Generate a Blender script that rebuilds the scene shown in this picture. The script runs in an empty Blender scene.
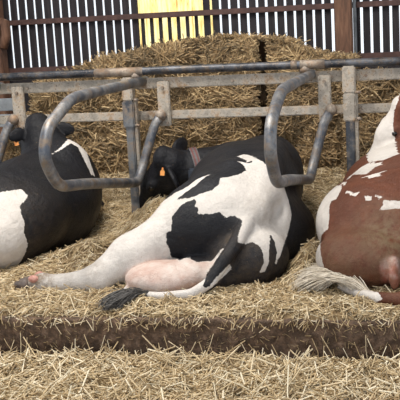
import bpy, bmesh, math, random
import numpy as np
from mathutils import Vector, Matrix, kdtree

# ---------------------------------------------------------------- camera
sc = bpy.context.scene
C = sc.collection
YAW, PITCH, ROLL, FPX, PPX = .1929, .1733, .0478, 935.9, 247.95
cam = bpy.data.cameras.new('camera'); camo = bpy.data.objects.new('camera', cam); C.objects.link(camo)
cy, sy, cp, sp = math.cos(YAW), math.sin(YAW), math.cos(PITCH), math.sin(PITCH)
fw = Vector((-sy*cp, cy*cp, -sp)); rt = Vector((cy, sy, 0)); up = rt.cross(fw)
r2 = rt*math.cos(ROLL)-up*math.sin(ROLL); u2 = rt*math.sin(ROLL)+up*math.cos(ROLL)
mw = Matrix((r2, u2, -fw)).transposed().to_4x4(); mw.translation = Vector((1.8815, 0, 1.2708))
camo.matrix_world = mw
cam.sensor_width = 36; cam.lens = FPX*36/400; cam.shift_x = -(PPX-200)/400
cam.clip_end = 200
sc.camera = camo

# ---------------------------------------------------------------- sky, daylight and added fill lamps
wd = bpy.data.worlds.new('world'); sc.world = wd; wd.use_nodes = True
nt = wd.node_tree; bg = nt.nodes['Background']
tc = nt.nodes.new('ShaderNodeTexCoord'); sx = nt.nodes.new('ShaderNodeSeparateXYZ'); mr = nt.nodes.new('ShaderNodeMapRange')
cr = nt.nodes.new('ShaderNodeValToRGB')
nt.links.new(tc.outputs['Generated'], sx.inputs[0]); nt.links.new(sx.outputs['Z'], mr.inputs['Value'])
mr.inputs['From Min'].default_value = -.1; mr.inputs['From Max'].default_value = .8
nt.links.new(mr.outputs[0], cr.inputs[0]); nt.links.new(cr.outputs[0], bg.inputs['Color'])
cr.color_ramp.elements[0].color = (.90, .95, 1, 1); cr.color_ramp.elements[1].color = (.80, .88, 1, 1)
bg.inputs['Strength'].default_value = 1.2

def area_light(name, loc, target, size, size_y, power, color):
    l = bpy.data.lights.new(name, 'AREA'); l.shape = 'RECTANGLE'; l.size = size; l.size_y = size_y; l.energy = power; l.color = color
    o = bpy.data.objects.new(name, l); C.objects.link(o); o.location = loc
    o.rotation_euler = (Vector(target)-Vector(loc)).to_track_quat('-Z', 'Y').to_euler(); return o
area_light('overhead_fill', (-.2, 4.6, 3.9), (.5, 5.2, 0), 2.6, 1.3, 215, (1, .96, .90))  # added fill lamp above the stalls; the ceiling has no light sheet
area_light('front_fill', (.2, -.8, 3.0), (.8, 5, .2), 3.0, 1.5, 55, (1, .97, .93))  # added fill lamp from the camera side, no doorway there

sun = bpy.data.lights.new('sun', 'SUN'); sun.energy = 2.6; sun.angle = math.radians(3); sun.color = (1, .95, .85)
suno = bpy.data.objects.new('sun', sun); C.objects.link(suno); suno.rotation_euler = Vector((.15, -.62, -.78)).to_track_quat('-Z', 'Y').to_euler()   # high sun added behind the barn to light up the yellow sheet

sc.view_settings.view_transform = 'Standard'; sc.view_settings.look = 'None'
sc.view_settings.gamma = 1; sc.view_settings.use_curve_mapping = False
sc.view_settings.exposure = 0.12

# ---------------------------------------------------------------- helpers
rng = np.random.default_rng(7); random.seed(7)

def tag(o, label=None, cat=None, group=None, kind=None):
    for k, v in (('label', label), ('category', cat), ('group', group), ('kind', kind)):
        if v: o[k] = v
    return o

def link(name, me, mat, parent=None, smooth=False):
    o = bpy.data.objects.new(name, me); C.objects.link(o)
    for m in (mat if isinstance(mat, (list, tuple)) else [mat]): me.materials.append(m)
    if parent: o.parent = parent; o.matrix_parent_inverse = Matrix.Translation(-Vector(parent.location))
    if smooth: me.polygons.foreach_set('use_smooth', [True]*len(me.polygons))
    return o

def empty(name, loc, label, cat, group=None):
    o = bpy.data.objects.new(name, None); C.objects.link(o); o.location = loc; o.empty_display_size = .1
    return tag(o, label, cat, group)

def from_bm(bm, name='m'):
    bmesh.ops.recalc_face_normals(bm, faces=bm.faces)
    me = bpy.data.meshes.new(name); bm.to_mesh(me); bm.free(); return me

def box(bm, a, b, bev=0.0, M=None):
    c = [(a[i]+b[i])/2 for i in range(3)]; s = [abs(b[i]-a[i]) for i in range(3)]
    r = bmesh.ops.create_cube(bm, size=1, matrix=Matrix.Translation(c)@Matrix.Diagonal((*s, 1)))
    vs = r['verts']
    if bev:
        es = list({e for v in vs for e in v.link_edges}); q = bmesh.ops.bevel(bm, geom=es, offset=bev, segments=2, affect='EDGES')
        vs = q['verts']
    if M is not None: bmesh.ops.transform(bm, matrix=M, verts=list(vs))
    return bm

def smooth_path(pts, rad=.12, n=6):
    """round the corners of a polyline"""
    P = [Vector(p) for p in pts]; out = [P[0]]
    for i in range(1, len(P)-1):
        a, b, c = P[i-1], P[i], P[i+1]; d = min(rad, (a-b).length*.48, (c-b).length*.48)
        p0 = b+(a-b).normalized()*d; p1 = b+(c-b).normalized()*d
        for k in range(n+1):
            t = k/n; out.append(p0*(1-t)**2+b*2*t*(1-t)+p1*t*t)
    out.append(P[-1]); return out

def tube(bm, pts, r, seg=14, cap=True, r1=None):
    P = [Vector(p) for p in pts]; rings = []; n = len(P); prev = None
    for i, p in enumerate(P):
        t = (P[min(i+1, n-1)]-P[max(i-1, 0)]).normalized()
        if prev is None: s = t.orthogonal().normalized()
        else: s = (prev-t*prev.dot(t)).normalized()
        prev = s; b = t.cross(s); rr = r if r1 is None else r+(r1-r)*i/(n-1)
        rings.append([bm.verts.new(p+(s*math.cos(2*math.pi*k/seg)+b*math.sin(2*math.pi*k/seg))*rr) for k in range(seg)])
    for a, b in zip(rings, rings[1:]):
        for k in range(seg):
            f = bm.faces.new((a[k], a[(k+1) % seg], b[(k+1) % seg], b[k])); f.smooth = True
    if cap: bm.faces.new(rings[0][::-1]); bm.faces.new(rings[-1])
    return bm

# ---------------------------------------------------------------- materials
class N:
    def __init__(s, name):
        s.m = bpy.data.materials.new(name); s.m.use_nodes = True; s.t = s.m.node_tree; s.b = s.t.nodes['Principled BSDF']
        s.co = s.t.nodes.new('ShaderNodeTexCoord').outputs['Object']
    def n(s, typ, **kw):
        q = s.t.nodes.new('ShaderNode'+typ)
        for k, v in kw.items():
            if k in q.inputs.keys():
                if hasattr(v, 'links') or isinstance(v, bpy.types.NodeSocket): s.t.links.new(v, q.inputs[k])
                else: q.inputs[k].default_value = v
            else: setattr(q, k, v)
        return q
    def link(s, a, b): s.t.links.new(a, b)
    def noise(s, scale, detail=4, rough=.55, vec=None, stretch=None):
        v = vec or s.co
        if stretch:
            mp = s.n('Mapping'); s.link(v, mp.inputs[0]); mp.inputs['Scale'].default_value = stretch; v = mp.outputs[0]
        q = s.n('TexNoise'); s.link(v, q.inputs['Vector']); q.inputs['Scale'].default_value = scale
        q.inputs['Detail'].default_value = detail; q.inputs['Roughness'].default_value = rough; return q.outputs['Fac']
    def ramp(s, fac, stops):
        q = s.n('ValToRGB'); s.link(fac, q.inputs[0]); e = q.color_ramp.elements
        while len(e) < len(stops): e.new(.5)
        for x, (p, c) in zip(e, stops): x.position = p; x.color = (*c, 1) if len(c) == 3 else c
        return q.outputs['Color']
    def mix(s, fac, a, b, mode='MIX'):
        q = s.n('Mix', data_type='RGBA', blend_type=mode)
        for i, v in ((0, fac), (6, a), (7, b)):
            if isinstance(v, bpy.types.NodeSocket): s.link(v, q.inputs[i])
            else: q.inputs[i].default_value = v if i == 0 else (*v, 1)
        return q.outputs[2]
    def math(s, op, a, b=0.0, clamp=False):
        q = s.n('Math', operation=op, use_clamp=clamp)
        for i, v in enumerate((a, b)):
            if isinstance(v, bpy.types.NodeSocket): s.link(v, q.inputs[i])
            else: q.inputs[i].default_value = v
        return q.outputs[0]
    def attr(s, name): return s.n('Attribute', attribute_name=name).outputs['Fac']
    def bump(s, h, strength=.4, dist=.01):
        q = s.n('Bump'); s.link(h, q.inputs['Height']); q.inputs['Strength'].default_value = strength; q.inputs['Distance'].default_value = dist
        s.link(q.outputs[0], s.b.inputs['Normal'])
    def out(s, col, rough=.6, metal=0, spec=None):
        if isinstance(col, bpy.types.NodeSocket): s.link(col, s.b.inputs['Base Color'])
        else: s.b.inputs['Base Color'].default_value = (*col, 1)
        if isinstance(rough, bpy.types.NodeSocket): s.link(rough, s.b.inputs['Roughness'])
        else: s.b.inputs['Roughness'].default_value = rough
        s.b.inputs['Metallic'].default_value = metal
        if spec is not None: s.b.inputs['Specular IOR Level'].default_value = spec
        return s.m

def mottled(name, stops, scale=12, rough=.7, metal=0, bump=.4, bscale=60, stretch=None, bdist=.004, spec=None):
    k = N(name); c = k.ramp(k.noise(scale, 8, .62, stretch=stretch), stops); k.bump(k.noise(bscale, 5, .6, stretch=stretch), bump, bdist)
    return k.out(c, rough, metal, spec)

def straw_mat(name, stops, rough=.55):
    k = N(name); a = k.attr('tint'); c = k.ramp(a, stops)
    c = k.mix(.25, c, k.ramp(k.noise(45, 3), [(.3, (.25, .19, .10)), (.7, (.75, .64, .42))]))
    return k.out(c, rough, 0, .35)

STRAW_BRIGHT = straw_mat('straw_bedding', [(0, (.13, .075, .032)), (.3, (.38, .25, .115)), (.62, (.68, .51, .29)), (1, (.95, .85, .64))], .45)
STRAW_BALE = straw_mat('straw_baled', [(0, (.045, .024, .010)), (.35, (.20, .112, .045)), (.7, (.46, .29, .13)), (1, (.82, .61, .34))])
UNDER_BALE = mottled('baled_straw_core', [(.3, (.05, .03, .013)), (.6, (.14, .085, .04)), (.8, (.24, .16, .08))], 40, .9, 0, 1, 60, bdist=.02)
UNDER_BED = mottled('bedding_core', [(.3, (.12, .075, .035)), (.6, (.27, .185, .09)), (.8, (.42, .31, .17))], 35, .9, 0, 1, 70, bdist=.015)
DIRT = mottled('kerb_dirt', [(.25, (.03, .018, .010)), (.48, (.085, .050, .029)), (.62, (.17, .105, .065)), (.8, (.34, .23, .15))], 24, .85, 0, 1, 45, bdist=.02)
CONCRETE = mottled('alley_concrete', [(.3, (.10, .08, .06)), (.7, (.25, .21, .17))], 8, .85)

def galv(name, pale, dark, rust, rough=.42, metal=.55, sc_=9, lo=.42, hi=.62):
    k = N(name); a = k.noise(sc_, 8, .65); c = k.ramp(a, [(lo, dark), (hi, pale)])
    f = k.math('MULTIPLY', k.math('SUBTRACT', k.noise(14, 8, .7), .50), 7, True); c = k.mix(f, c, rust)
    g = k.math('MULTIPLY', k.math('SUBTRACT', k.noise(90, 4, .6), .57), 10, True); c = k.mix(g, c, (.16, .12, .09))
    k.bump(k.noise(70, 5), .35, .003); return k.out(c, k.math('ADD', k.math('MULTIPLY', a, .35), rough-.15), metal)
TUBE = galv('worn_steel_tube', (.27, .26, .25), (.08, .09, .11), (.22, .16, .11), .46, .4)
TUBE_DARK = galv('black_steel_tube', (.10, .105, .12), (.022, .025, .032), (.10, .075, .055), .42, .35)
BEAM = galv('galvanised_beam', (.56, .50, .42), (.30, .265, .22), (.34, .23, .14), .6, .2, 14)
RUSTY = galv('rusty_steel_clamp', (.36, .30, .24), (.18, .14, .11), (.27, .17, .10), .6, .3, 18)
POST = galv('blue_grey_post', (.21, .215, .22), (.055, .062, .075), (.28, .21, .15), .45, .45, 7)

BOARD = mottled('weathered_board_in_shade', [(.3, (.010, .008, .010)), (.6, (.026, .020, .023)), (.85, (.055, .042, .040))], 6, .8, 0, .5, 20, stretch=(6, 1, .6))  # board colour darkened to stand in for backlit shade on the fronts
BROWN_WOOD = mottled('brown_timber', [(.3, (.07, .034, .02)), (.55, (.17, .08, .045)), (.8, (.28, .15, .085))], 7, .75, 0, .5, 20, stretch=(5, 5, .7))
RAIL_WOOD = mottled('reddish_rail_timber', [(.3, (.05, .024, .02)), (.6, (.11, .055, .045)), (.85, (.18, .10, .08))], 9, .75)
GREY_WOOD = mottled('grey_weathered_timber', [(.3, (.12, .13, .14)), (.6, (.26, .28, .30)), (.85, (.42, .43, .43))], 9, .8)
ROOF = mottled('fibre_cement_roof', [(.3, (.16, .15, .14)), (.7, (.28, .27, .25))], 4, .9)

k = N('yellow_translucent_sheet')
c = k.ramp(k.noise(9, 6, .6, stretch=(3, 3, .5)), [(.30, (.66, .34, .10)), (.42, (.98, .74, .28)), (.6, (1, .90, .52))])
t1 = k.n('BsdfTranslucent'); k.link(c, t1.inputs[0]); d1 = k.n('BsdfDiffuse'); k.link(c, d1.inputs[0])
mx = k.n('MixShader'); mx.inputs[0].default_value = .85; k.link(d1.outputs[0], mx.inputs[1]); k.link(t1.outputs[0], mx.inputs[2])
k.link(mx.outputs[0], k.t.nodes['Material Output'].inputs[0]); SHEET = k.m

def coat(name, base, mark, pink, rough=.5, flip=False, hooky=None, dark_noise=.0):
    """short-haired hide: 'mark' is the signed distance to the patch edge, 'pink' bare skin, 'dirt' soiling"""
    k = N(name)
    e = k.math('ADD', k.attr('mark'), k.math('MULTIPLY', k.math('SUBTRACT', k.noise(55, 5, .7), .5), .024))
    f = k.math('MULTIPLY', k.math('ADD', e, .0012), 380, True)
    def shade(c, amt, s_=11): return k.mix(k.math('MULTIPLY', k.math('SUBTRACT', k.noise(s_, 7, .65), .42), 3.2, True), c, tuple(x*amt for x in c))
    b = shade(base, .80 if sum(base) > 1 else 1.55); m = shade(mark, .80 if sum(mark) > 1 else 1.7, 7)
    hair = k.noise(120, 4, .7, stretch=(1, .3, 1))
    b = k.mix(k.math('MULTIPLY', k.math('SUBTRACT', hair, .35), 1.1, True), b, tuple(x*.66 for x in base)); 
    c = k.mix(f, b, m)
    pk = k.mix(k.math('MULTIPLY', k.math('SUBTRACT', k.noise(7, 7, .65), .42), 5, True), tuple(x*.85 for x in pink), (.62, .52, .46))
    vn = k.math('LESS_THAN', k.math('ABSOLUTE', k.math('SUBTRACT', k.noise(8, 3, .5), .5)), .007); pk = k.mix(k.math('MULTIPLY', vn, .4), pk, tuple(x*.55 for x in pink)); c = k.mix(k.math('MULTIPLY', k.attr('pink'), .85), c, pk)
    dm = k.math('MULTIPLY', k.attr('dirt'), k.math('MULTIPLY', k.math('SUBTRACT', k.noise(24, 8, .75), .36), 5, True), True)
    c = k.mix(dm, c, (.17, .115, .065))
    sp_ = k.math('MULTIPLY', k.math('SUBTRACT', k.noise(95, 4, .6), .66), 14, True)
    c = k.mix(k.math('MULTIPLY', sp_, .55), c, (.30, .20, .11))
    k.bump(k.math('ADD', k.math('MULTIPLY', k.noise(170, 4, .7, stretch=(1, .3, 1)), .5), k.math('MULTIPLY', k.noise(13, 7, .6), 2.4)), .55, .014)
    return k.out(c, rough, 0, .22)
BLACK = (.0085, .0085, .0105); WHITE = (.64, .59, .54); RED = (.105, .036, .019)
COAT_MID = coat('black_and_white_hide', WHITE, BLACK, (.54, .33, .26))
COAT_LEFT = coat('black_hide_white_patches', BLACK, WHITE, (.60, .33, .25))
COAT_RED = coat('red_hide_white_patches', RED, WHITE, (.48, .17, .12))
EYE = N('dark_eye').out((.01, .007, .005), .08)
HAIR_DARK = mottled('dark_tail_hair', [(.3, (.016, .015, .015)), (.7, (.10, .09, .08))], 30, .5, 0, .3)
HAIR_PALE = mottled('cream_tail_hair', [(.3, (.42, .34, .24)), (.7, (.78, .70, .58))], 30, .6, 0, .3)
HOOF = mottled('hoof_horn', [(.3, (.05, .04, .035)), (.7, (.16, .12, .10))], 30, .6)
HOOF_PINK = mottled('pink_skin', [(.3, (.33, .13, .10)), (.7, (.62, .34, .27))], 40, .6)
TAG = mottled('orange_plastic', [(.3, (.78, .25, .05)), (.7, (.95, .42, .10))], 10, .5)
STRAP = mottled('collar_webbing', [(.3, (.06, .055, .055)), (.7, (.12, .11, .11))], 60, .7)
STRIPE = mottled('collar_red_stripe', [(.3, (.07, .022, .02)), (.7, (.15, .05, .045))], 60, .7)
PLASTIC = mottled('dark_blue_plastic', [(.3, (.025, .032, .045)), (.7, (.05, .06, .08))], 20, .4)

# ---------------------------------------------------------------- body modelling (signed distance field -> one skin)
def nrm(v):
    v = np.asarray(v, float); return v/np.linalg.norm(v)

def frame(fwd, up):
    f = nrm(fwd); s = nrm(np.cross(f, up)); u = np.cross(s, f)
    return np.array([s, f, u])          # rows: side, forward, up

def E_(c, r, k=.05, F=None, op='u'):    # ellipsoid
    return ('e', np.array(c, float), np.array(r, float), F, k, op)

def C_(a, b, ra, rb, k=.05, op='u'):    # tapered capsule
    return ('c', np.array(a, float), np.array(b, float), (ra, rb), k, op)

def chain(pts, rad, k=.03):
    return [C_(pts[i], pts[i+1], rad[i], rad[i+1], k) for i in range(len(pts)-1)]

def prim_d(pr, P):
    if pr[0] == 'e':
        q = P-pr[1]
        if pr[3] is not None: q = q@pr[3].T
        k0 = np.sqrt(((q/pr[2])**2).sum(-1))+1e-9; k1 = np.sqrt(((q/pr[2]**2)**2).sum(-1))+1e-9
        return k0*(k0-1)/k1
    a, b = pr[1], pr[2]; ra, rb = pr[3]; ba = b-a; q = P-a
    t = np.clip((q@ba)/(ba@ba), 0, 1)
    return np.sqrt(((q-t[..., None]*ba)**2).sum(-1))-(ra+(rb-ra)*t)

def sdf(prims, P):
    d = None
    for pr in prims:
        e = prim_d(pr, P); k = pr[4]
        if d is None: d = e; continue
        if pr[5] == 'u':
            h = np.clip(.5+.5*(d-e)/k, 0, 1); d = d*(1-h)+e*h-k*h*(1-h)
        else:
            h = np.clip(.5-.5*(d+e)/k, 0, 1); d = d*(1-h)-e*h+k*h*(1-h)
    return np.maximum(d, -.008-P[..., 2])          # the animals rest flat on the stall floor

def grad(prims, P, h=.004):
    g = np.stack([sdf(prims, P+np.eye(3)[i]*h)-sdf(prims, P-np.eye(3)[i]*h) for i in range(3)], -1)
    return g/(np.linalg.norm(g, axis=-1, keepdims=True)+1e-9)

def head_prims(poll, fwd, up, s=1.0, k=.03, es=1.0):
    """bovine head: poll at the top of the skull, fwd towards the muzzle, up out of the forehead"""
    F = frame(fwd, up); S, W, U = F; o = np.array(poll, float)
    p = lambda a, b, c: o+(S*a+W*b+U*c)*s
    pr = [C_(p(0, .02, -.05), p(0, .22, -.03), .098*s, .09*s, .04),
          C_(p(0, .2, -.03), p(0, .43, -.035), .082*s, .058*s, .04),
          C_(p(0, .06, -.13), p(0, .38, -.085), .085*s, .05*s, .05),
          E_(p(0, .475, -.05), np.array([.074, .05, .066])*s, .03, F),
          E_(p(0, -.01, .02), np.array([.075, .06, .045])*s, .03, F)]
    for q in (-1, 1):
        pr += [E_(p(q*.085, .17, -.005), np.array([.028, .05, .03])*s, .025, F),
               E_(p(q*.034, .505, -.03), np.array([.024, .026, .03])*s, .015, F)]
        Fe = frame(S*q*.95-W*.10-U*.42, U*.6+W*.5)
        ec = o+(S*q*.160-W*.005-U*.085)*s
        pr += [E_(ec, np.array([.058, .090, .020])*s*es, .02, Fe),
               E_(ec+Fe[2]*.018*s+Fe[1]*.01*s, np.array([.034, .07, .014])*s*es, .012, Fe, 's')]
        pr += [E_(p(q*.036, .528, -.026), np.array([.010, .014, .012])*s, .006, F, 's')]
    pr += [C_(p(-.05, .47, -.085), p(.05, .47, -.085), .006*s, .006*s, .01, 's')]
    info = dict(F=F, eye=[p(q*.098, .17, .0) for q in (-1, 1)], ear=[o+(S*q*.160-W*.005-U*.085)*s for q in (-1, 1)], p=p)
    return pr, info

def middle_cow():
    pr = [E_((.76, 5.62, .30), (.345, .66, .335), .1),
          E_((.81, 5.05, .27), (.34, .40, .30), .12),
          C_((.98, 5.08, .51), (.955, 5.75, .56), .065, .06, .11),
          C_((1.0, 4.80, .36), (.99, 5.12, .50), .065, .085, .06),
          E_((1.045, 4.98, .43), (.05, .065, .05), .05),                # hook bones
          E_((.80, 5.10, .545), (.05, .07, .04), .06), E_((.985, 4.74, .335), (.036, .045, .04), .02), E_((1.09, 4.86, .34), (.03, .10, .05), .05, None, 's'),
          C_((.93, 4.70, .30), (.985, 4.86, .40), .055, .06, .06),      # tail head
          E_((1.02, 5.25, .14), (.215, .48, .20), .08),
          # left thigh, stifle, gaskin
          E_((.70, 4.86, .28), (.27, .26, .22), .1),
          C_((.62, 4.84, .27), (.34, 4.62, .15), .165, .115, .08),
          C_((.34, 4.62, .15), (.19, 4.49, .070), .115, .074, .05),
          C_((.20, 4.48, .065), (.0, 4.45, .05), .070, .046, .03),
          C_((.0, 4.45, .05), (-.10, 4.46, .05), .046, .050, .02),
          C_((-.10, 4.46, .05), (-.17, 4.47, .045), .050, .036, .02),
          # right thigh folded underneath
          E_((.95, 4.71, .125), (.215, .21, .165), .04),
          C_((.98, 4.64, .11), (.80, 4.53, .05), .12, .075, .04),
          # shoulder and forelegs
          E_((.86, 6.0, .34), (.215, .27, .27), .1),
          C_((.75, 6.1, .12), (.62, 6.5, .1), .09, .07, .05),
          # neck sweeping round to the left
          C_((.86, 6.03, .42), (.60, 6.17, .40), .185, .16, .08),
          C_((.60, 6.15, .40), (.22, 6.04, .385), .16, .145, .06)]
    h, info = head_prims((.165, 5.94, .50), (-.50, .36, -.74), (-.86, -.3, .4), 1.08)
    pr += h
    # udder and teats, tail
    pr += [E_((.545, 4.50, .068), (.205, .16, .088), .010),
           E_((.69, 4.56, .075), (.13, .13, .080), .04),
           C_((.40, 4.44, .06), (.37, 4.40, .035), .018, .013, .015)]
    tail = [(.95, 4.66, .31), (.925, 4.53, .24), (.88, 4.42, .17), (.825, 4.345, .085), (.74, 4.30, .04), (.59, 4.285, .03), (.46, 4.305, .035)]
    pr += chain(tail, [.045, .038, .034, .03, .026, .022, .018], .010)
    info['bounds'] = ((-.25, 4.2, -.05), (1.4, 6.75, .82))
    info['pink'] = [((.53, 4.52, .10), .20), ((.70, 4.54, .08), .12)]
    info['udder'] = ((.545, 4.50, .068), (.206, .161, .090))
    return pr, info

def left_cow():
    pr = [E_((-.63, 5.62, .29), (.38, .62, .29), .1),
          E_((-.60, 5.12, .26), (.36, .36, .26), .12),
          C_((-.62, 5.0, .40), (-.58, 5.8, .49), .10, .09, .12),
          E_((-.48, 5.62, .17), (.22, .42, .21), .1),
          E_((-.50, 5.88, .34), (.20, .26, .26), .1),
          E_((-.46, 5.82, .46), (.10, .16, .17), .08),
          E_((-.55, 4.95, .2), (.22, .3, .2), .08),
          C_((-.55, 5.85, .44), (-.66, 5.92, .60), .19, .15, .08)]
    h, info = head_prims((-.695, 5.93, .755), (-.30, .42, -.62), (-.42, .50, .60), 1.0, es=.8)
    pr += h
    pr += [C_((-.5, 6.1, .1), (-.45, 6.4, .08), .09, .07, .05),
           C_((-.84, 4.85, .15), (-.98, 4.65, .07), .12, .06, .05)]
    tail = [(-.66, 4.78, .36), (-.68, 4.66, .22), (-.74, 4.58, .08), (-.84, 4.48, .04)]
    pr += chain(tail, [.05, .035, .03, .02], .03)
    info['bounds'] = ((-1.35, 4.4, -.05), (-.05, 6.95, 1.0)); info['pink'] = []
    return pr, info

def red_cow():
    pr = [E_((1.78, 5.65, .30), (.42, .68, .29), .1),
          E_((1.70, 4.98, .27), (.40, .44, .265), .12),
          C_((1.78, 4.9, .42), (1.80, 5.8, .46), .10, .09, .12),
          E_((1.50, 5.0, .22), (.20, .34, .21), .08),
          E_((1.58, 4.60, .155), (.26, .25, .16), .06),
          C_((1.76, 4.68, .22), (1.98, 4.46, .10), .16, .10, .06),
          C_((1.98, 4.50, .10), (2.2, 4.45, .05), .09, .05, .05),
          E_((1.85, 5.9, .36), (.24, .28, .25), .1),
          C_((1.86, 5.88, .42), (1.79, 5.93, .62), .17, .12, .05)]
    h, info = head_prims((1.728, 5.89, .795), (-.34, .06, -.56), (-.62, -.42, .30), .90)
    pr += h
    pr += [C_((1.75, 6.2, .1), (1.7, 6.55, .08), .09, .07, .05),
           E_((1.72, 4.39, .12), (.03, .05, .08), .02)]
    tail = [(1.86, 4.60, .36), (1.88, 4.42, .22), (1.84, 4.27, .09), (1.76, 4.21, .045), (1.66, 4.24, .04), (1.55, 4.33, .04), (1.46, 4.42, .045)]
    pr += chain(tail, [.05, .04, .036, .034, .028, .022, .018], .015)
    info['bounds'] = ((1.2, 4.1, -.05), (2.4, 6.85, 1.0)); info['pink'] = [((1.72, 4.36, .15), .065), ((1.72, 4.36, .08), .065)]
    return pr, info
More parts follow.
